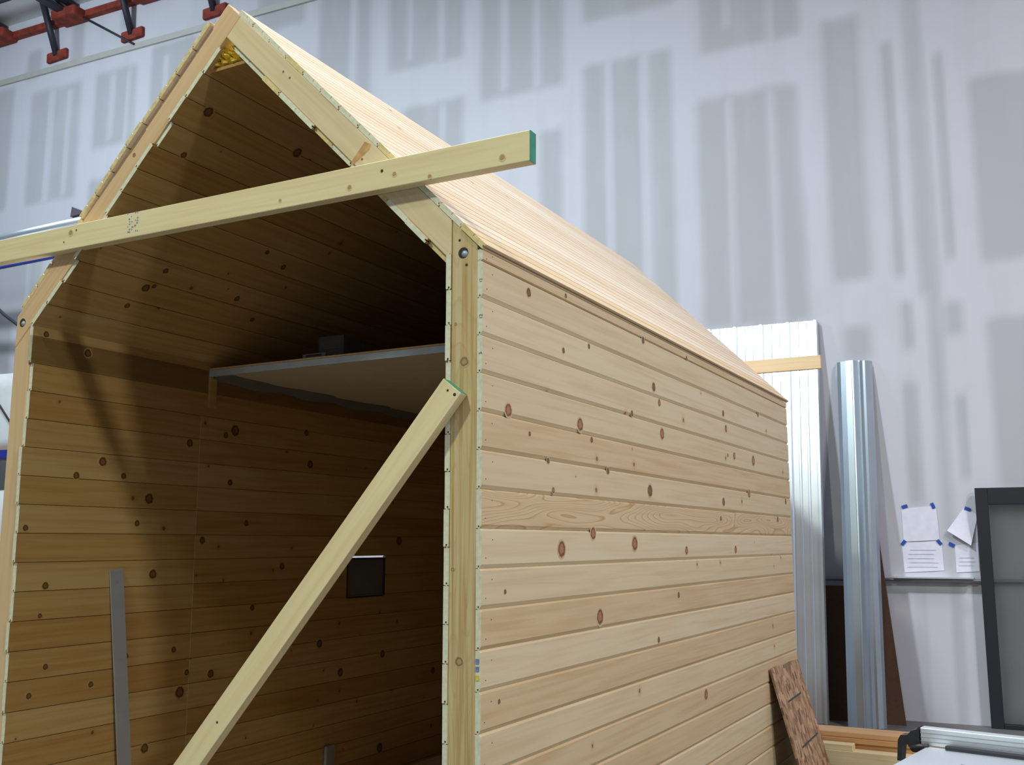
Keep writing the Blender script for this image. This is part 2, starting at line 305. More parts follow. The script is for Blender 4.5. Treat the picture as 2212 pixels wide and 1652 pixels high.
def greyness(s, z):
    def soft(v, a, b, e): return max(0.0, min(1.0, (v-a)/e+0.5, (b-v)/e+0.5))
    g = 0.0
    for a, b, u, t, w in GREY:
        if a-0.1 < s < b+0.1 and u-0.1 < z < t+0.1: e = min(0.11, 0.45*(b-a)); g = max(g, w*soft(s, a, b, e)*soft(z, u, t, 0.11))
    for a, b, u, t, w in PALE:
        if a-0.1 < s < b+0.1 and u-0.1 < z < t+0.1: g *= 1-w*soft(s, a, b, 0.06)*soft(z, u, t, 0.06)
    return g
S0, S1, DS = -15.0, 13.4, 0.05; NS = int((S1-S0)/DS); NZ = int(HALL_Z/DS)
v = [tuple(wallpt(S0+DS*i, HALL_Z*j/NZ)) for j in range(NZ+1) for i in range(NS+1)]
f = [(j*(NS+1)+i, j*(NS+1)+i+1, (j+1)*(NS+1)+i+1, (j+1)*(NS+1)+i) for j in range(NZ) for i in range(NS)]
me = pymesh('wall_back', v, f, DRYWALL); ca = me.color_attributes.new('mud', 'FLOAT_COLOR', 'POINT')
flat = []
for j in range(NZ+1):
    for i in range(NS+1):
        g = greyness(S0+DS*i, HALL_Z*j/NZ); flat += [g, g, g, 1.0]
ca.data.foreach_set('color', flat)
wall_back = mk('wall_back', me, kind='structure')

def wbar(name, s0, s1, z, h, d, mat, parent, off=0.0, **k):
    return box(name, wallpt((s0+s1)/2, z, d/2+off), (d, s1-s0, h), mat, parent, y=WD, **k)
trim = wbar('trim_1', -15, 13, 8.78, 0.09, 0.035, STRIP, None, kind='structure')
wbar('ledger_angle', -14.5, 10, 9.50, 0.10, 0.10, REDIRON, ceiling)
for s in (-12.9, -11.32, -9.78, -8.23):
    pk = box('strut_plate', wallpt(s, 8.97 if s > -12 else 8.74, 0.03), (0.06, 0.42, 0.16), REDIRON, ceiling, y=WD+Vector((0, 0, 0.05)), bevel=0.02)
    tube('strut', [wallpt(s-0.02, 8.98 if s > -12 else 8.76, 0.03), wallpt(s-0.05, HALL_Z+0.02, 0.34)], 0.05, DARKSTEEL, ceiling, 8)
for k, s in enumerate((-12.55, -11.0, -9.45, -7.9)):
    j = box('roof_joist', wallpt(s, 9.52, 3.05), (0.14, 6.0, 0.06), DARKSTEEL, ceiling, y=WN)
    box('top_chord', wallpt(s+0.0, 9.70, 3.05), (0.12, 6.0, 0.05), DARKSTEEL, j, y=WN)
    pts = [wallpt(s, 9.68 if i % 2 else 9.54, 0.1+0.45*i) for i in range(13)]
    tube('web_rod', pts, 0.02, DARKSTEEL, j, 6)
    box('bearing_shoe', wallpt(s+0.04, 9.48, 0.16), (0.3, 0.5, 0.15), REDIRON, j, y=WD, bevel=0.03)
wbar('bridging_bar', -14, 4, 9.58, 0.04, 0.04, DARKSTEEL, ceiling, off=0.75)
wire = tube('hanger_wire', [wallpt(-10.85, 9.50, 0.12), wallpt(-9.72, 8.80, 0.05)], 0.018, DARKSTEEL, ceiling, 6)

# ------------------------------------------------------------------ the shed
W, L = 2.452, 4.408; LW = 0.104            # frame width, length, lumber width
E = 0.131; EI = 0.127; T = 0.021
shed = empty('shed', (0, 0, 0), 'half-built gabled shed of raw pine boards with open front', 'shed')
def boardmesh(name, length, mats, e=E, t=T, bev=0.010, gap=0.0012, mid=False):
    """tongue and groove board: local X out of the face, Y along, Z across"""
    g = gap
    P = [(0, g), (0.32*t, g), (0.32*t, 0.010), (0.60*t, 0.010), (0.60*t, g), (t-(bev*0.75 if not mid else 0.012), g), (t, bev*1.35 if not mid else g)]+([(t, e/2-0.0026), (t-0.011, e/2-0.0026), (t-0.011, e/2+0.0026), (t, e/2+0.0026)] if mid else [])+[(t, e-bev*0.7 if not mid else e-g), (t-(bev*0.75 if not mid else 0.012), e-g), (0.58*t, e-g), (0.58*t, e+0.0045), (0.34*t, e+0.0045), (0.34*t, e-g), (0, e-g)]
    n = len(P); v = [(x, 0, z) for x, z in P]+[(x, length, z) for x, z in P]
    f = [tuple(range(n)), tuple(range(2*n-1, n-1, -1))]+[(i, n+i, n+(i+1) % n, (i+1) % n) for i in range(n)]
    me = pymesh(name, v, f, mats, [1, 1]+[0]*n)
    bm = bmesh.new(); bm.from_mesh(me); bmesh.ops.recalc_face_normals(bm, faces=bm.faces[:]); bm.to_mesh(me); bm.free()
    return me
_bc = {}
def board(name, o, xdir, zdir, length, mat, parent, end=ENDG, e=E, bev=0.010, zs=1.0):
    key = (name, round(length, 3), mat.name, end.name, e, bev)
    if key not in _bc: _bc[key] = boardmesh(name, length, [mat, end], e=e, bev=bev, mid=name == 'roof_board', gap=0.0030 if name == 'roof_board' else 0.0012)
    x = Vector(xdir).normalized(); z = Vector(zdir).normalized(); y = z.cross(x)
    o = Vector(o)
    if y.y < 0: o = o-y*length       # face runs the other way: start at the far end
    M = Matrix(((x.x, y.x, z.x*zs, o.x), (x.y, y.y, z.y*zs, o.y), (x.z, y.z, z.z*zs, o.z), (0, 0, 0, 1)))
    return mk(name, _bc[key], M, parent)
X, Z = Vector((1, 0, 0)), Vector((0, 0, 1)); R2 = 1/math.sqrt(2)

# right outer wall
Z7 = 1.647; siding = []
for k in range(-0, 20):
    zb = Z7+(7-k)*E
    if k == 0:
        b = board('siding_board', (0, 0, zb), X, Z, L, PINE_TAN, shed, zs=0.30)
    else:
        b = board('siding_board', (0, 0.0, zb), X, Z, L, PINE_CATH if k == 7 else PINE_TAN if k in (5, 10, 12, 14, 15, 17) else PINE, shed)
    siding.append((zb, b))
NAILM = discmesh('nail', 0.0022, NAIL, 8)
for zb, b in siding:
    h = E*(0.30 if zb > 2.55 else 1)
    for yy, ff in ((0.028, 0.26), (0.072, 0.72)):
        o = mk('nail', NAILM, Matrix.Translation((T, yy+random.uniform(-.004, .004), zb+h*ff)), b)
_kc = {}
def knot(plane, px, py, rpx, boards, mat=KNOT):
    pt, n, u = plane
    q = hit(px, py, pt, n); dep = (q-CAM) @ FWD; r = rpx*dep/FPX
    b = boards(q)
    if b is None: return
    r = min(max(r*1.4, 0.006), 0.04)
    key = (round(r, 3), mat.name)
    if key not in _kc: _kc[key] = discmesh('knot', round(r, 3), mat, 18)
    x = Vector(n).normalized(); M = frame(q, (0, 1, 0), x.cross(Vector((0, 1, 0))))
    if (M.to_3x3() @ Vector((1, 0, 0))) @ x < 0: M = M @ Matrix.Rotation(math.pi, 4, 'Y')
    mk('knot', _kc[key], M, b)
def sidingat(q):
    for zb, b in siding:
        if zb <= q.z < zb+E and 0 < q.y < L: return b
PS = ((T, 0, 0), (1, 0, 0), (0, 0, 1))
for x, y, r, m in ((1142, 632, 9, KNOTD), (1217, 757, 6, KNOTD), (1272, 748, 5, KNOTD), (1389, 735, 7, KNOTD), (1412, 836, 9, KNOTD), (1098, 886, 13, KNOT), (1253, 917, 13, KNOT), (1430, 937, 11, KNOT), (1424, 870, 7, KNOT), (1365, 893, 6, KNOTD), (1144, 937, 5, KNOTD), (1313, 1017, 7, KNOTD), (1195, 1059, 6, KNOT), (1404, 1060, 12, KNOTD), (1568, 926, 7, KNOT), (1627, 995, 10, KNOT), (1586, 985, 7, KNOT), (1572, 983, 4, KNOTD), (1563, 1084, 8, KNOTD), (1618, 1066, 8, KNOT), (1213, 1186, 17, KNOT), (1281, 1152, 12, KNOT), (1371, 1174, 17, KNOT), (1483, 1189, 8, KNOT), (1589, 1187, 7, KNOT), (1296, 1332, 15, KNOT), (1091, 1278, 5, KNOTD), (1423, 1382, 6, KNOTD), (1078, 1515, 5, KNOTD), (1525, 1500, 10, KNOT), (1466, 1285, 6, KNOTD), (1483, 774, 5, KNOTD), (1562, 893, 6, KNOTD), (1637, 895, 5, KNOTD), (1278, 950, 6, KNOTD), (1184, 995, 6, KNOTD), (1697, 1083, 6, KNOTD), (1680, 1122, 6, KNOTD), (1557, 1120, 5, KNOTD), (1222, 639, 5, KNOTD)):
    knot(PS, x, y, r, sidingat, m)

# inner lining, left wall (hatch opening two rows high)
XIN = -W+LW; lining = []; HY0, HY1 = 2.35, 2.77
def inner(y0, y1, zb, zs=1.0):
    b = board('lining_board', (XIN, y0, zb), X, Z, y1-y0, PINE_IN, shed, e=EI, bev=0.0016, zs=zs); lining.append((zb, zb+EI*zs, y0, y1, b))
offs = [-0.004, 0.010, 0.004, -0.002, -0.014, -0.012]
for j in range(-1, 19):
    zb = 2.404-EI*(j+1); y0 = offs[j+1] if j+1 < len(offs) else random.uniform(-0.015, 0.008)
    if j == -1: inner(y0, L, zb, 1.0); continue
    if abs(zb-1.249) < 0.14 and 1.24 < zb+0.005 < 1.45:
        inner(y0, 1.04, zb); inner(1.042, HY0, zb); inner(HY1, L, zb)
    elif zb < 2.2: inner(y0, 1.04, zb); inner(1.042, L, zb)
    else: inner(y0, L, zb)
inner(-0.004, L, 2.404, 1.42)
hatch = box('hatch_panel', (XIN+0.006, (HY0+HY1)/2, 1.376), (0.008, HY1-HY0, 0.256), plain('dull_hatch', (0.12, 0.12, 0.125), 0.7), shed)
for c, s in (((XIN+0.012, HY0+0.006, 1.376), (0.02, 0.012, 0.25)), ((XIN+0.012, HY1-0.006, 1.376), (0.02, 0.012, 0.25)), ((XIN+0.012, (HY0+HY1)/2, 1.498), (0.02, HY1-HY0-.03, 0.010)), ((XIN+0.012, (HY0+HY1)/2, 1.254), (0.02, HY1-HY0-.03, 0.010))): box('hatch_edge_shade', c, s, BLACK, hatch)  # black strips stand in for the depth shade at the opening's edges
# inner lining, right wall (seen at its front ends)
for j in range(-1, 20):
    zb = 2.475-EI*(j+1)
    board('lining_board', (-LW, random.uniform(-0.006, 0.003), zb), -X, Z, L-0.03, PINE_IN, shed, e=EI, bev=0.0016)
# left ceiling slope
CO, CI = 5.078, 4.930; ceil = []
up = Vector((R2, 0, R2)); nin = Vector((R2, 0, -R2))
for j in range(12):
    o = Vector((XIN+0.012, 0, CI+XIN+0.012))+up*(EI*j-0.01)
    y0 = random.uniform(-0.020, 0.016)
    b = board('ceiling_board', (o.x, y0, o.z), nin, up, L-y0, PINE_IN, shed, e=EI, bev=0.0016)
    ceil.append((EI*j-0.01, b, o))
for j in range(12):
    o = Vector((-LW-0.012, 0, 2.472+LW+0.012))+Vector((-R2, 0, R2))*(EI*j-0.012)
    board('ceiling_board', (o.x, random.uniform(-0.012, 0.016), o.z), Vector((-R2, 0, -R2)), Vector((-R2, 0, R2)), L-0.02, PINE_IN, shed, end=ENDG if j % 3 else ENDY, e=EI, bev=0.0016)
PL = ((XIN+T, 0, 0), (1, 0, 0), (0, 0, 1)); CP = Vector((XIN, 0, CI+XIN))+nin*T; PC = (tuple(CP), tuple(nin), tuple(up))
def liningat(q):
    for z0, z1, y0, y1, b in lining:
        if z0 <= q.z < z1 and y0 < q.y < y1: return b
def ceilat(q):
    t = (q-CP) @ up
    for a, b, o in ceil:
        if a <= t < a+EI: return b
for x, y, r in ((450, 242, 11), (397, 335, 7), (642, 330, 10), (358, 585, 6), (315, 622, 9), (512, 645, 6), (612, 577, 6), (545, 690, 5), (275, 660, 6), (333, 618, 5), (577, 545, 5)): knot(PC, x, y, r, ceilat, KNOTI)
for x, y, r in ((190, 763, 8), (508, 930, 11), (410, 957, 8), (165, 1027, 7), (222, 997, 9), (267, 1028, 6), (322, 1077, 10), (497, 1042, 6), (55, 1140, 6), (437, 1167, 7), (330, 1240, 9), (98, 1265, 7), (670, 1003, 8), (609, 1223, 7), (375, 1403, 6), (455, 1455, 8), (388, 1495, 11), (312, 1616, 9), (196, 1478, 6), (98, 1440, 6), (62, 1503, 6), (662, 935, 6), (488, 940, 6), (355, 733, 7), (497, 1043, 6), (296, 1130, 6), (86, 1330, 5), (545, 1312, 6), (690, 1390, 8), (735, 1452, 8), (826, 1412, 7), (820, 1615, 12), (935, 1448, 7), (862, 1168, 9), (272, 1417, 6), (403, 1452, 6), (532, 1130, 6), (100, 722, 6)): knot(PL, x, y, r, liningat, KNOTI)
# flat strip under the ridge with foam above it
rc = box('ridge_ceiling_board', (-1.230, 0.02+2.15, 3.578), (0.20, 4.3, 0.014), [PINE_IN], shed)
bm = bmesh.new(); bmesh.ops.create_cube(bm, size=1); bmesh.ops.subdivide_edges(bm, edges=bm.edges[:], cuts=7, use_grid_fill=True)
for vv in bm.verts:
    p = vv.co; w_ = 0.145-0.075*(p.z+0.5); vv.co = Vector((p.x*w_+0.006*math.sin(31*p.y+9*p.z), p.y*1.2+0.02*math.sin(17*p.x+13*p.z), p.z*0.070+0.006*math.sin(15*p.x+21*p.y)))
me = bpy.data.meshes.new('foam'); bm.to_mesh(me); bm.free(); me.materials.append(FOAM)
mk('insulation_foam', me, Matrix.Translation((-1.232, 0.625, 3.628)), shed)
box('ridge_block', (-1.232, 0.45, 3.70), (0.05, 0.4, 0.04), [FIR], shed)
# right roof boards
upR = Vector((-R2, 0, R2)); nR = Vector((R2, 0, R2)); CS = 2.6235
e0 = Vector((0.024, 0, CS-0.024))
for j in range(13):
    o = e0+upR*(E*j); last = j == 12
    board('roof_board', (o.x, (0.0 if j else -0.004)+random.uniform(-.003, .003), o.z), nR, upR, L+0.02, PINE_EAVE if j == 0 else PINE_ROOF, shed, end=ENDY if j in (0, 4, 9) else ENDG, bev=0.003, zs=1.0 if not last else 0.86)
# eave strip closing the top of the wall under the roof boards
0 and polybeam('eave_strip', [(0.002, 2.622), (T+0.002, 2.603), (T-0.004, 2.600), (0.002, 2.612)], 0.0, L, (0, 1), [PINE_EAVE], shed, bevel=0)
# left roof boards, front ends proud of the rafter
upL = Vector((R2, 0, R2)); nL = Vector((-R2, 0, R2))
for j in range(12):
    o = Vector((-2.46, 0, CO-2.46))+upL*(E*j+0.06); d = [0, 0, 0.002, 0.002, -0.012, -0.016, -0.020][min(j, 6)]+(random.uniform(-.003, .003) if j > 3 else 0)
    b = board('roof_board', (o.x, d, o.z), nL, upL, L-d, PINE_ROOF, shed, end=ENDY, bev=0.003)

# frame: posts and rafters, front and back
for yf, nm in ((0.0, 'front'), (L-0.045, 'back')):
    y0, y1 = yf, yf+0.045
    rp = polybeam('corner_post', [(-LW, 0.1), (0, 0.1), (0, CS), (-LW, CS+LW)], y0, y1, (0, 1), [FIR], shed)
    lp = polybeam('corner_post', [(-W, 0.1), (XIN, 0.1), (XIN, 2.580), (-W, 2.480)], y0, y1, (0, 1), [FIR_RAFTER], shed)
    lr = polybeam('rafter', [(-W, 2.482), (XIN, 2.583), ((2.6235-CI)/2, (2.6235+CI)/2), ((2.6235-CO)/2, (2.6235+CO)/2), (-W, CO-W)], y0, y1, (1, 1), [FIR_RAFTER], shed)
    rr = polybeam('rafter', [(-LW-0.002, CS+LW), (-LW-0.002, 2.472+LW), ((2.472-CI)/2, (2.472+CI)/2), ((CS-CI)/2, (CS+CI)/2)], y0, y1, (-1, 1), [FIR_RIGHT], shed)
    if nm == 'front': RP, LP, LR, RR = rp, lp, lr, rr
def front(x, y, Y=0.0): return hit(x, y, (0, Y, 0), (0, 1, 0))
FM = lambda q: frame(q, (1, 0, 0), (0, 0, 1)) @ Matrix.Rotation(math.pi, 4, 'Z') @ Matrix.Identity(4)
def facing(q):      # local X points to -Y (out of the front)
    return Matrix(((0, 1, 0, q[0]), (-1, 0, 0, q[1]), (0, 0, 1, q[2]), (0, 0, 0, 1)))
for (px, py), par in (((1001, 546), RP), ((49, 697), LR)):
    q = front(px, py); h = mk('bolt_hole', discmesh('bolt_hole', 0.020, HOLE, 20), facing(q), par)
    mk('bolt', discmesh('bolt', 0.0125, ZINC, 20, dome=0.006), facing(q+Vector((0.0055, -0.0008, -0.0045))), par)
for px, py, r in ((1003, 781, 12), (992, 1429, 11), (978, 1230, 5), (984, 700, 4)): 
    q = front(px, py); mk('knot', discmesh('knot', r*4.0/FPX*0.95, knotmat('post_knot', (0.25, 0.15, 0.07), (0.46, 0.33, 0.16), (0.54, 0.42, 0.22)), 18), facing(q), RP)
for px, py in ((993, 519), (1008, 572)):
    mk('nail', discmesh('nail', 0.005, HOLE, 10), facing(front(px, py)), RP)
q = front(779, 333); 
mk('knot', pymesh('knot', [(0.0006, -0.045, -0.040), (0.0006, -0.010, -0.022), (0.0006, 0.040, 0.010), (0.0006, 0.047, 0.030), (0.0006, 0.018, 0.046), (0.0006, -0.012, 0.012), (0.0006, -0.040, -0.020)], [(0, 1, 2, 3, 4, 5, 6)], HALO), facing(q), RR)
for px, py, par in ((290, 335, LR), (782, 344, RR), (612, 155, RR), (626, 168, RR)):
    mk('knot', discmesh('knot', 0.012 if par is LR else 0.006, KNOT if par is LR else KNOTD, 12), facing(front(px, py)), par)
# gable end sheathing at the back and the floor deck
polybeam('end_sheathing', [(-W+0.01, 0.1), (-0.01, 0.1), (-0.01, 2.6), (-1.2275, 3.82), (-W+0.01, 2.6)], L+0.002, L+0.014, (0, 1), [PLY], shed, bevel=0)
box('floor_deck', (-W/2, L/2, 0.05), (W, L, 0.10), [PLY], shed)
# board at the back gable, reaching past the eave
zb_ = (2.937+2.839)/2
pk = box('rear_plank', (-0.95, L+0.014+0.02, zb_), (0.038, 2.45, 0.098), [PINE_EAVE], shed, y=(1, 0, 0), bevel=0.002)

# horizontal cross brace on the front
BY = -0.047; BZ0, BZ1 = 2.872, 2.982
BT = -0.0061; zbr = lambda x: 2.9245+BT*(x-0.228)
br = box('cross_brace', ((0.228-2.95)/2, BY/2, zbr((0.228-2.95)/2)), (0.045, 0.228+2.95, 0.110), [FIR_PALE], shed, y=(1, 0, BT), bevel=0.003)
br['label'] = 'pale stud nailed across the gable, green paint on its end'
box('painted_end', (0.2287, BY/2, zbr(0.2287)), (0.0435, 0.0015, 0.108), [GREENPAINT], br, y=(1, 0, BT))
for px, py, r, m in ((825, 369, 0.006, HOLE), (852, 376, 0.012, KNOTB), (928, 381, 0.011, KNOTB), (755, 405, 0.013, KNOTB), (1085, 340, 0.015, KNOTB), (138, 523, 0.005, KNOTD), (165, 497, 0.006, KNOTD), (153, 503, 0.017, KNOTB), (605, 433, 0.009, KNOTB)):
    mk('knot' if m is not HOLE else 'nail', discmesh('knot', r, m, 14), facing(front(px, py, BY+0.0006)), br)
sv, sf = [], []
for cx, cols in ((276, 3), (292, 2)):
    for row in range(9):
        for c in range(cols):
            if random.random() < 0.30: continue
            q = front(cx+c*4.4+random.uniform(-1, 1), 462+row*5.6-(cx-276)*0.2, BY+0.0006); a = random.uniform(0.002, 0.005); b_ = random.uniform(0.002, 0.004); n0 = len(sv)
            sv += [(q.x-a, q.y, q.z-b_), (q.x+a, q.y, q.z-b_), (q.x+a, q.y, q.z+b_), (q.x-a, q.y, q.z+b_)]; sf.append((n0, n0+1, n0+2, n0+3))
st = mk('ink_stamp', pymesh('ink_stamp', sv, sf, INK), None, br); st['kind'] = 'stuff'
# diagonal brace from the right post down to the floor
Tp = Vector((-0.072, -0.023, 2.125)); Bp = CAM+ray(410, 1652)*3.60
ax = (Tp-Bp).normalized(); foot = Bp-ax*((Bp.z-0.03)/ax.z); top = Tp+ax*0.0
ln = (top-foot).length; zl = ax.cross(Vector((0, -1, 0))).normalized()
db = box('diagonal_brace', (top+foot)/2, (0.042, ln, 0.090), [FIR_PALE], shed, y=ax, z=zl, bevel=0.002)
db['label'] = 'pale stud propped diagonally from the right post, green paint on its top end'
box('painted_end', top+ax*0.0007, (0.040, 0.0015, 0.088), [GREENPAINT], db, y=ax, z=zl)
nf = zl.cross(ax); nf = nf if nf.y < 0 else -nf
def dface(px, py): return hit(px, py, top+nf*0.0212, nf)
for px, py, r in ((967, 843, 0.006), (982, 852, 0.008), (469, 1560, 0.006)):
    q = dface(px, py); M = frame(q, ax, ax.cross(nf)); M = M if (M.to_3x3() @ X) @ nf > 0 else M @ Matrix.Rotation(math.pi, 4, 'Y')
    mk('nail', discmesh('nail', r*0.7, HOLE, 12), M, db)

# pencilled numbers on board ends
def text(s, size, M, parent, mat, name='pencil_number'):
    cu = bpy.data.curves.new('t', 'FONT'); cu.body = s; cu.size = size; cu.align_x = 'CENTER'; cu.align_y = 'CENTER'
    t = bpy.data.objects.new('t', cu); me = bpy.data.meshes.new_from_object(t); me.name = name; me.materials.clear(); me.materials.append(mat); bpy.data.objects.remove(t); bpy.data.curves.remove(cu)
    return mk(name, me, M, parent)
def endtext(s, px, py, boards, size=0.017):
    q = front(px, py, -0.0012); b = boards(q)
    # reads upwards: text x along +Z, text y along -X, normal -Y
    M = Matrix(((0, -1, 0, q.x), (0, 0, -1, q.y), (1, 0, 0, q.z), (0, 0, 0, 1)))
    if b: text(s, size, M, b, PENCIL)
def sa2(q):
    for zb, b in siding:
        if zb <= q.z < zb+E: return b
endtext('12', 1039, 683, sa2); endtext('5', 1038, 762, sa2); endtext('12', 1039, 605, sa2, 0.015)

q = front(1031, 1437, -0.0012); b_ = sa2(q)
if b_:
    for dz, m_ in ((0.012, INK), (-0.012, INK), (-0.040, FOAM)): box('end_stamp', (q.x, q.y, q.z+dz), (0.012, 0.0008, 0.016), [m_], b_)

# loft inside the shed
XI2 = -LW-T; lf = empty('loft_platform', (XIN+T, 1.08, 2.497), 'pale loft shelf with grey metal edge inside the dark shed', 'shelf')
x0, x1 = XIN+T+0.004, XI2-0.004; xm, xw = (x0+x1)/2, x1-x0
PANEL = plain('loft_underside', (0.50, 0.45, 0.33), 0.8, var=0.05); EDGE = plain('loft_edge_metal', (0.55, 0.62, 0.64), 0.4, 0.4, var=0.08)
box('panel', (xm, 1.10+1.6, 2.520), (xw, 3.2, 0.014), [PANEL], lf)
box('edge_strip', (xm, 1.088, 2.513), (xw, 0.016, 0.036), [EDGE], lf)
box('top_board', (xm, 1.08+1.6, 2.5345), (xw, 3.2, 0.010), [ORANGE], lf)
vv_, ff_ = [], []
for i in range(33):
    yy = 1.10+3.1*i/32; w_ = 0.02+0.022*math.sin(i*0.9)+0.014*math.sin(i*2.1); h_ = 0.008*math.sin(i*1.3)
    vv_ += [(x0+0.002, yy, 2.470+h_), (x0+0.015+w_*0.3, yy, 2.490+h_), (x0+max(w_, 0)+0.03, yy, 2.5125)]
for i in range(32):
    for k in range(2): ff_.append((i*3+k, i*3+k+1, i*3+k+4, i*3+k+3))
mk('wavy_membrane', pymesh('wavy_membrane', vv_, ff_, plain('grey_membrane', (0.13, 0.13, 0.13), 0.5), smooth=True), None, lf)
box('support_cleat', (XIN+T+0.010, 1.105, 2.41), (0.018, 0.045, 0.17), [PINE_IN], lf)
bx = box('cardboard_box', (-1.70, 1.42, 2.5395+0.085), (0.17, 0.16, 0.17), [plain('grey_card', (0.07, 0.066, 0.063), 0.8)], None, label='small grey box standing on the loft shelf', cat='box', bevel=0.004)
box('lid_flap', (-1.70, 1.339, 2.66), (0.14, 0.002, 0.05), [plain('card_flap', (0.085, 0.082, 0.08), 0.8)], bx)
tr = box('parts_tray', (-1.625, 1.16, 2.5395+0.014), (0.15, 0.10, 0.028), [plain('tray_grey', (0.14, 0.14, 0.14), 0.6)], None, label='low grey tray with two slots on the loft shelf edge', cat='tray', bevel=0.003)
box('slot', (-1.625, 1.109, 2.556), (0.10, 0.002, 0.010), [BLACK], tr)

# ------------------------------------------------------------------ loose things in and by the shed
q0 = hit(249, 1230, (XIN+T, 0, 0), (1, 0, 0)); q1 = hit(259, 1640, (XIN+T, 0, 0), (1, 0, 0)); d = (q0-q1).normalized(); q1 = q0-d*((q0.z-0.105)/d.z)
q0.x += 0.007; q1.x += 0.04
gb = box('metal_bar', (q0+q1)/2, (0.008, (q0-q1).length, 0.076), [GREYBAR], None, y=(q0-q1), z=(0, 1, 0), label='long grey flat bar leaning on the inside wall near the opening', cat='bar')
M_ = MW[gb.name]; mk('fixing_hole', discmesh('fixing_hole', 0.005, HOLE, 12), M_ @ Matrix.Translation((-0.0041, (q0-q1).length/2-0.06, 0)) @ (Matrix.Identity(4)), gb)
mk('fixing_hole', discmesh('fixing_hole', 0.005, HOLE, 12), M_ @ Matrix.Translation((0.0041, (q0-q1).length/2-0.06, 0)), gb)
oc = box('timber_offcut', (XIN+T+0.013, 2.205, 0.242), (0.02, 0.28, 0.085), [GREYBAR], None, y=(0.02, 0, 1), z=(0, 1, 0), label='short pale strip standing low against the inside wall', cat='offcut', bevel=0.004)
# strand board scrap on the siding
a = Vector((T+0.003, 3.617, 0.812)); a2 = Vector((T+0.003, 4.364, 0.80)); dn = (Vector((0.174, 0, 0.253))-Vector((T, 0, 0.812))).normalized(); ln = 0.812/-dn.z
v = []
n_ = Vector((-dn.z, 0, dn.x)).normalized()
n_ = n_ if n_.x > 0 else -n_
jag = [0, 0.006, -0.004, 0.005, 0]
for off in (0.0, 0.012):
    for i in range(5):
        p = a.lerp(a2, i/4)+Vector((0, 0, jag[i])); v.append(p+n_*off)
    for i in range(5):
        p = a.lerp(a2, 1-i/4); v.append(p+dn*(p.z-0.004)/-dn.z*0.985+n_*off)
f = [tuple(range(9, -1, -1)), tuple(range(10, 20))]+[(i, (i+1) % 10, 10+(i+1) % 10, 10+i) for i in range(10)]
ob = mk('strand_board', pymesh('strand_board', v, f, OSB), None, None, 'brown strand board scrap leaning on the siding at the far corner', 'board')
for k, (u0, u1, w0) in enumerate(((0.10, 0.75, 0.22), (0.25, 0.9, 0.50))):
    p0 = a.lerp(a2, u0)+dn*w0+n_*0.0126; p1 = a.lerp(a2, u1)+dn*(w0-0.02)+n_*0.0126
    mk('marker_line', pymesh('marker_line', [p0, p1, p1+dn*0.012, p0+dn*0.012], [(0, 1, 2, 3)], PENCIL), None, ob)

# ------------------------------------------------------------------ lumber pile on the floor behind
def plank(c, ln, w, t, mat, label, y=(1, 0, 0.0)):
    o = box('lumber_plank', c, (w, ln, t), [mat], None, y=y, label=label, cat='plank', group='planks piled on the floor behind the shed', bevel=0.003)
    return o
def at(x, y, z): return hit(x, y, (0, 0, z), (0, 0, 1))
dirp = Vector((1, 0.0, 0))
hh = [0.07, 0.065, 0.055, 0.038, 0.036, 0.036]; nm_ = ['lowest', 'second lowest', 'third lowest', 'third highest', 'second highest', 'highest']; zc = 0.0
for i in range(6):
    plank(Vector((1.05+[0, .02, -.03, .03, 0, .02][i], 4.725+[0, .006, -.008, .012, -0.004, .008][i], zc+hh[i]/2)), 2.5, 0.225, hh[i]-0.0015, ORANGE, '%s orange plank of the pile before the metal sheets' % nm_[i], dirp); zc += hh[i]
plank(Vector((1.0, 4.535, 0.05)), 2.0, 0.125, 0.10, ORANGE, 'thick lower timber lying in front of the orange plank pile', dirp)
plank(Vector((1.05, 4.535, 0.15)), 1.9, 0.12, 0.099, FIR_PALE, 'pale plank lying in front of the orange pile beside the saw', dirp)
plank(Vector((-0.03+0.15, 4.54, 0.2195)), 0.46, 0.10, 0.039, FIR_PALE, 'short pale plank with sawn end on top of the front timber', dirp)

# ------------------------------------------------------------------ table saw, bottom right
ts = empty('table_saw', (1.55, 0.75, 0), 'jobsite table saw with silver fence rail and black clamp', 'table saw')
r0 = at(1995, 1567, 0.965); r1 = at(2212, 1590, 0.965); rd = (r1-r0); rd.z = 0; rd.normalize(); rn = Vector((-rd.y, rd.x, 0))
c = r0+rd*0.42
rail = box('fence_rail', c-Vector((0, 0, 0.03))-rn*0.02, (0.045, 0.84, 0.06), [ALU], ts, y=rd, bevel=0.003)
for k in range(3): box('groove', c-Vector((0, 0, 0.017+0.014*k))-rn*0.0430, (0.0015, 0.84, 0.0025), [GREYBAR], rail, y=rd)
tb = box('saw_table', c-Vector((0, 0, 0.085))-rn*0.36, (0.62, 0.80, 0.05), [ALU], ts, y=rd, bevel=0.006)
box('dark_bar', c+rd*0.05-Vector((0, 0, 0.0535))-rn*0.085, (0.022, 0.76, 0.018), [BLACK], ts, y=rd+Vector((0, -0.03, 0)), bevel=0.005)
box('mitre_slot', c+rd*0.05-Vector((0, 0, 0.0595))-rn*0.30, (0.02, 0.55, 0.002), [BLACK], tb, y=rd)
bm = bmesh.new(); prof = [(-0.005, 0.0), (-0.012, -0.008), (-0.03, -0.014), (-0.045, -0.03), (-0.068, -0.033), (-0.078, -0.05), (-0.084, -0.12), (-0.070, -0.12), (-0.062, -0.065), (-0.045, -0.062), (-0.03, -0.085), (-0.002, -0.085)]
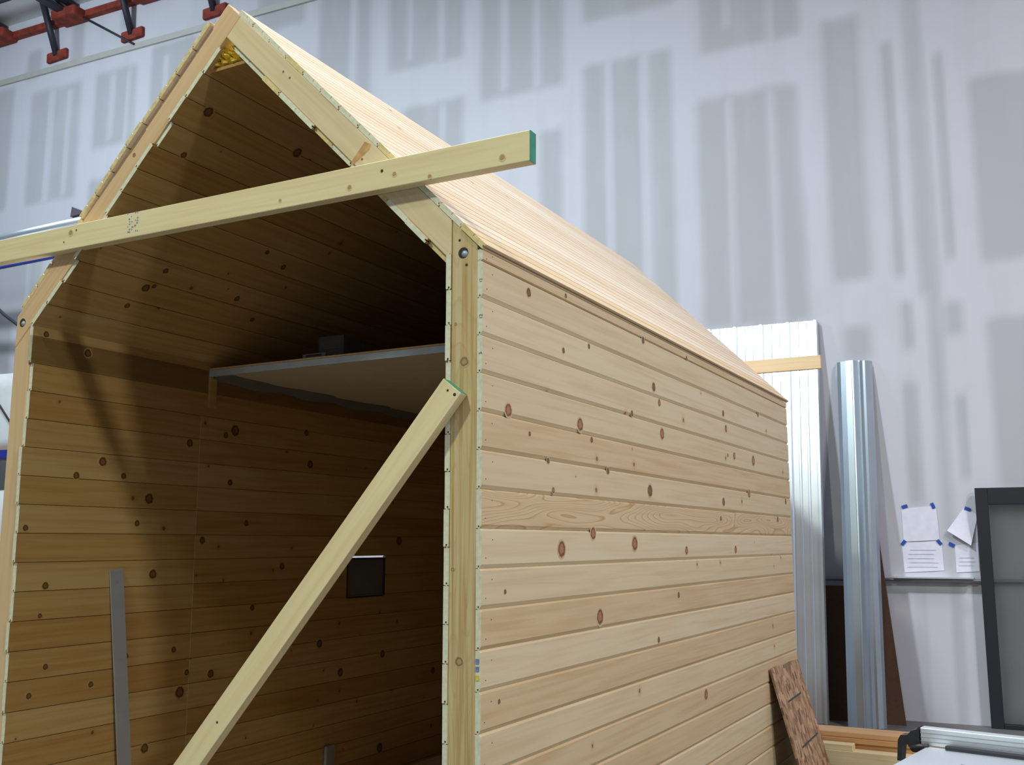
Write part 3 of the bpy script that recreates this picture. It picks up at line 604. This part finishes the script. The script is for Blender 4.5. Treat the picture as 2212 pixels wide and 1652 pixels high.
lo = [bm.verts.new(r0+rd*p[0]-rn*0.045+Vector((0, 0, p[1]))) for p in prof]; hi = [bm.verts.new(r0+rd*p[0]+rn*0.005+Vector((0, 0, p[1]))) for p in prof]
bm.faces.new(lo); bm.faces.new(hi[::-1]); nn = len(prof)
for i in range(nn): bm.faces.new((lo[i], hi[i], hi[(i+1) % nn], lo[(i+1) % nn]))
bmesh.ops.recalc_face_normals(bm, faces=bm.faces[:]); me = bpy.data.meshes.new('end_clamp'); bm.to_mesh(me); bm.free(); me.materials.append(BLACK); ec = mk('end_clamp', me, None, ts)
tube('clamp_lever', [r0+rd*-0.03-rn*0.05+Vector((0, 0, -0.072)), r0+rd*0.0-rn*0.06+Vector((0, 0, -0.062)), r0+rd*0.03-rn*0.06+Vector((0, 0, -0.058))], 0.010, BLACK, ec, 10)
for dx, dy in ((0.10, 0.10), (0.72, 0.10), (0.10, 0.60), (0.72, 0.60)):
    p = r0+rd*dx-rn*dy; tube('leg', [Vector((p.x, p.y, 0.0)), Vector((p.x, p.y, 0.86))], 0.018, BLACK, ts, 10)
box('saw_body', c-Vector((0, 0, 0.23))-rn*0.36, (0.5, 0.55, 0.24), [BLACK], ts, y=rd, bevel=0.02)

# ------------------------------------------------------------------ metal sheets leaning on the wall
def lean(name, prof, top_s, top_z, top_off, bot_off, mat, label, cat, smooth=False):
    """prof: (s, depth) cross-section; the sheet leans from floor to wall"""
    v, f = [], []; n = len(prof); rows = 9
    for r_ in range(rows):
        k = r_/(rows-1)
        for s, dpt in prof: v.append(wallpt(top_s+s, 0.003+(top_z-0.003)*k, bot_off+(top_off-bot_off)*k+dpt))
    for r_ in range(rows-1):
        for i in range(n-1): f.append((r_*n+i, r_*n+i+1, (r_+1)*n+i+1, (r_+1)*n+i))
    me = pymesh(name, v, f, mat)
    bm = bmesh.new(); bm.from_mesh(me); bmesh.ops.recalc_face_normals(bm, faces=bm.faces[:]); bmesh.ops.solidify(bm, geom=bm.faces[:], thickness=0.0012); bm.to_mesh(me); bm.free()
    return mk(name, me, None, None, label, cat)
prof = []
def rib(c, w, h): return [(c-w*0.9, 0.0), (c-w*0.45, h), (c+w*0.45, h), (c+w*0.9, 0.0)]
for k in range(5):
    c = k*0.265
    prof += rib(c, 0.022, 0.036)
    if k < 4: prof += [(c+0.075, 0), (c+0.08, 0.011), (c+0.095, 0.011), (c+0.10, 0), (c+0.155, 0), (c+0.16, 0.011), (c+0.175, 0.011), (c+0.18, 0)]
prof = [(s-1.06, d) for s, d in prof]
st_, zt = onwall(1763, 690, 0.05)
for k in range(3):
    lean('corrugated_sheet', [(s+0.006*k, d+0.005*k) for s, d in prof], st_-0.02, zt-0.006*k, 0.012+0.006*k, 0.50+0.006*k, GALV, ['rearmost ribbed galvanised sheet of the bundle leaning on the wall', 'middle ribbed galvanised sheet of the bundle leaning on the wall', 'foremost ribbed galvanised sheet leaning on the wall behind the shed'][k], 'metal sheet').__setitem__('group', 'ribbed sheets leaning on the back wall')
sA, zA = onwall(1806, 782, 0.1); sB, zB = onwall(1882, 785, 0.1)
prof2 = [(0.0, 0.0), (0.004, 0.05), (0.04, 0.085), (0.09, 0.115), (0.145, 0.125), (0.15, 0.133), (0.16, 0.133), (0.165, 0.122), (0.20, 0.07), (0.215, 0.078), (0.24, 0.055), (0.262, 0.062), (0.30, 0.035), (0.322, 0.0)]
lean('metal_trim_channel', prof2, sA, zA, 0.012, 0.52, GALV2, 'tall folded galvanised ridge trim leaning beside the ribbed sheets', 'metal trim')
def leanply(s0, s1, h, to, bo, label, skew=0.0):
    v = [wallpt(s0, 0.0, bo), wallpt(s1, 0.0, bo), wallpt(s1-skew, h, to), wallpt(s0, h, to)]; v += [p-WN*0.015 for p in v]
    return mk('plywood_sheet', pymesh('plywood_sheet', v, [(3, 2, 1, 0), (4, 5, 6, 7), (0, 1, 5, 4), (1, 2, 6, 5), (2, 3, 7, 6), (3, 0, 4, 7)], [wood('dark_plywood', [(0.10, 0.058, 0.034), (0.10, 0.058, 0.034)], 0.6, 0)]), None, None, label, 'plywood')
leanply(-1.3, -0.10, 1.20, 0.022, 0.25, 'wide dark plywood sheet leaning on the wall behind the ribbed sheets')
leanply(-0.06, 0.36, 1.66, 0.022, 0.28, 'narrow dark plywood strip leaning on the wall behind the folded trim', 0.17)

# ------------------------------------------------------------------ papers, conduit, framed glass
def paper(name, pts, label, tapes, curl=0.0):
    w_ = [onwall(*p) for p in pts]; v, f = [], []; n = 6
    for i in range(n+1):
        for j in range(n+1):
            a, b = i/n, j/n
            s = (w_[0][0]*(1-a)+w_[1][0]*a)*(1-b)+(w_[3][0]*(1-a)+w_[2][0]*a)*b; z = (w_[0][1]*(1-a)+w_[1][1]*a)*(1-b)+(w_[3][1]*(1-a)+w_[2][1]*a)*b
            v.append(wallpt(s, z, 0.004+curl*b*b+0.004*math.sin(a*math.pi)*b))
    for i in range(n):
        for j in range(n): f.append((i*(n+1)+j, i*(n+1)+j+1, (i+1)*(n+1)+j+1, (i+1)*(n+1)+j))
    o = mk(name, pymesh(name, v, f, PAPER, smooth=True), None, None, label, 'paper')
    for x, y, ang in tapes:
        s, z = onwall(x, y); d = Vector((math.cos(ang), 0, math.sin(ang)))
        box('tape', wallpt(s, z, 0.010), (0.002, 0.052, 0.03), [TAPE], o, y=WD*d.x+Vector((0, 0, d.z)), z=Vector((0, 0, d.x))-WD*d.z)
    return o
def lines(o, x0, y0, x1, y1, k):
    for i in range(k):
        ya = y0+(y1-y0)*i/max(1, k-1); s0, z0 = onwall(x0+random.uniform(0, 8), ya); s1, z1 = onwall(x1-random.uniform(0, 14), ya-2)
        box('faint_line', wallpt((s0+s1)/2, (z0+z1)/2, 0.0105), (0.0008, s1-s0, 0.004), [plain('pencil_grey', (0.62, 0.63, 0.72), 0.8)], o, y=WD)
pa = paper('paper_note', ((1947, 1098), (2022, 1092), (2030, 1166), (1952, 1170)), 'blank white paper taped above the other sheet beside the trim', ((1954, 1094, 0.3), (2015, 1092, -1.2)))
pb_ = paper('paper_note', ((1948, 1172), (2034, 1168), (2040, 1232), (1954, 1236)), 'white paper with faint sketch taped below the blank sheet', ((1952, 1172, 0.9), (2029, 1171, -0.9))); lines(pb_, 1958, 1188, 2030, 1225, 5)
pc = paper('paper_note', ((2082, 1096), (2112, 1112), (2098, 1178), (2046, 1146)), 'tilted paper hanging loose beside the black frame', ((2090, 1099, -0.4),), 0.05)
pd = paper('paper_note', ((2062, 1178), (2112, 1172), (2116, 1234), (2066, 1236)), 'white paper low beside the black frame under the tilted one', ((2056, 1176, -0.5),)); lines(pd, 2070, 1205, 2112, 1222, 3)
cs0 = -2.2
tube('conduit', [wallpt(cs0, 1.262, 0.03), wallpt(4.0, 1.262, 0.03)], 0.017, galv('conduit_steel', (0.45, 0.47, 0.52), 0.35), None, 12, label='thin grey conduit running along the wall behind papers and frame', cat='conduit')
ls0, _ = onwall(1930, 1250); ls1, _ = onwall(2104, 1250)
wl = wbar('wall_ledge', ls0, ls1, 1.284, 0.012, 0.11, ALU, None, label='narrow bright metal ledge under the taped papers', cat='ledge')
fr = empty('framed_panel', wallpt(1.5, 0, 0.1), 'black framed smoked glass panel standing against the wall', 'framed panel')
F0, F1, FH, FT = 1.04, 2.02, 2.09, 0.105
for nm, sc_, zc, ws, hs in (('frame_stile', F0+FT/2, FH/2, FT, FH), ('frame_stile', F1-FT/2, FH/2, FT, FH), ('frame_rail', (F0+F1)/2, FH-0.075, F1-F0-2*FT, 0.15), ('frame_rail', (F0+F1)/2, 0.02, F1-F0-2*FT, 0.04)):
    box(nm, wallpt(sc_, zc, 0.085), (0.06, ws, hs), [FRAMEBLK], fr, y=WD, bevel=0.004)
box('glass_pane', wallpt((F0+F1)/2, (0.04+FH-0.15)/2, 0.085), (0.008, F1-F0-2*FT, FH-0.19), [GLASS], fr, y=WD)

# ------------------------------------------------------------------ pallet rack at the far left
RY = 5.45
def rk(x, y, Y=RY): return hit(x, y, (0, Y, 0), (0, 1, 0))
rack = empty('pallet_rack', (-10.6, RY+0.4, 0), 'tall blue pallet rack by the back wall left of the shed', 'rack')
XR0, XR1 = -12.6, -8.6
for zb in (2.73, 5.31): box('rack_beam', ((XR0+XR1)/2, RY, zb), (0.05, XR1-XR0, 0.115), [BLUE], rack, y=(1, 0, 0), bevel=0.006)
box('shelf_board', ((XR0+XR1)/2, RY+0.42, 2.77), (XR1-XR0, 0.78, 0.03), [ORANGE], rack)
for xx in (XR0+0.3, XR1-0.35): box('pipe_arm', (xx, RY, 5.46), (0.1, 0.16, 0.185), [BLUE], rack)
for xx in (XR0, XR1):
    for yy in (RY, RY+0.8): box('upright', (xx, yy, 2.85), (0.08, 0.07, 5.7), [BLUE], rack)
for k, (r_, zz_) in enumerate(((0.050, 5.553+0.09+0.051), (0.045, 5.553+0.046))):
    tube('steel_pipe', [(XR0+0.1, RY, zz_), (XR1-0.38, RY, zz_)], r_, ALU, None, 16, label=['upper of two silver pipes lying on the top rack level', 'lower of two silver pipes lying on the top rack level'][k], cat='pipe')
bm = bmesh.new(); bmesh.ops.create_cube(bm, size=1); bmesh.ops.subdivide_edges(bm, edges=bm.edges[:], cuts=5, use_grid_fill=True)
for vv in bm.verts:
    p = vv.co; r_ = 1-0.10*(abs(p.x*2)**4+abs(p.z*2)**4)/2; vv.co = Vector((p.x*1.8*r_, p.y*0.72*r_, (p.z+0.5)*1.05*(1-0.06*(p.x*2)**2)+0.02*math.sin(7*p.x+5*p.y)))
me = bpy.data.meshes.new('wrapped_bale'); bm.to_mesh(me); bm.free(); me.materials.append(WHITEWRAP); me.polygons.foreach_set('use_smooth', [True]*len(me.polygons))
wb = mk('wrapped_bale', me, Matrix.Translation((-10.75, RY+0.42, 2.79)), None, 'white plastic wrapped bale on the lower rack level', 'bale')
tube('strap', [(-10.8, RY+0.035, 3.70), (-10.5, RY+0.03, 3.42), (-10.2, RY+0.035, 3.12)], 0.012, BLACK, wb, 8)
me2 = me.copy(); wb2 = mk('wrapped_bale', me2, Matrix.Translation((-10.75, RY+0.42, 0.0)) @ Matrix.Diagonal((1, 1, 2.2, 1)), None, 'large white wrapped bale on the floor under the rack', 'bale')
pA, pB = rk(-40, 632, RY-0.3), rk(60, 718, RY-0.3)
tube('hanging_cable', [pA+(pA-pB)*1.2+Vector((0, 0, 0.1)), pA, pA.lerp(pB, 0.5)+Vector((0, 0, -0.03)), pB, pB+(pB-pA)*0.8], 0.022, DARKSTEEL, None, 8, label='dark grey cable slanting down past the left eave', cat='cable')
pcl = rk(167, 462, RY); bm = bmesh.new()
vs = [bm.verts.new((x_, y_, z_)) for y_ in (-0.05, 0.05) for x_, z_ in ((-0.07, -0.02), (0.20, 0.0), (0.06, 0.06), (-0.05, 0.11))]
bm.faces.new(vs[:4]); bm.faces.new(vs[4:][::-1])
for i in range(4): bm.faces.new((vs[i], vs[4+i], vs[4+(i+1) % 4], vs[(i+1) % 4]))
bmesh.ops.recalc_face_normals(bm, faces=bm.faces[:]); me = bpy.data.meshes.new('pipe_clamp'); bm.to_mesh(me); bm.free(); me.materials.append(plain('dark_clamp', (0.09, 0.07, 0.09), 0.5))
mk('pipe_clamp', me, Matrix.Translation((pcl.x, RY, 5.553+0.09+0.101+0.024)), None, 'dark wedge clamp on top of the silver pipes', 'clamp')
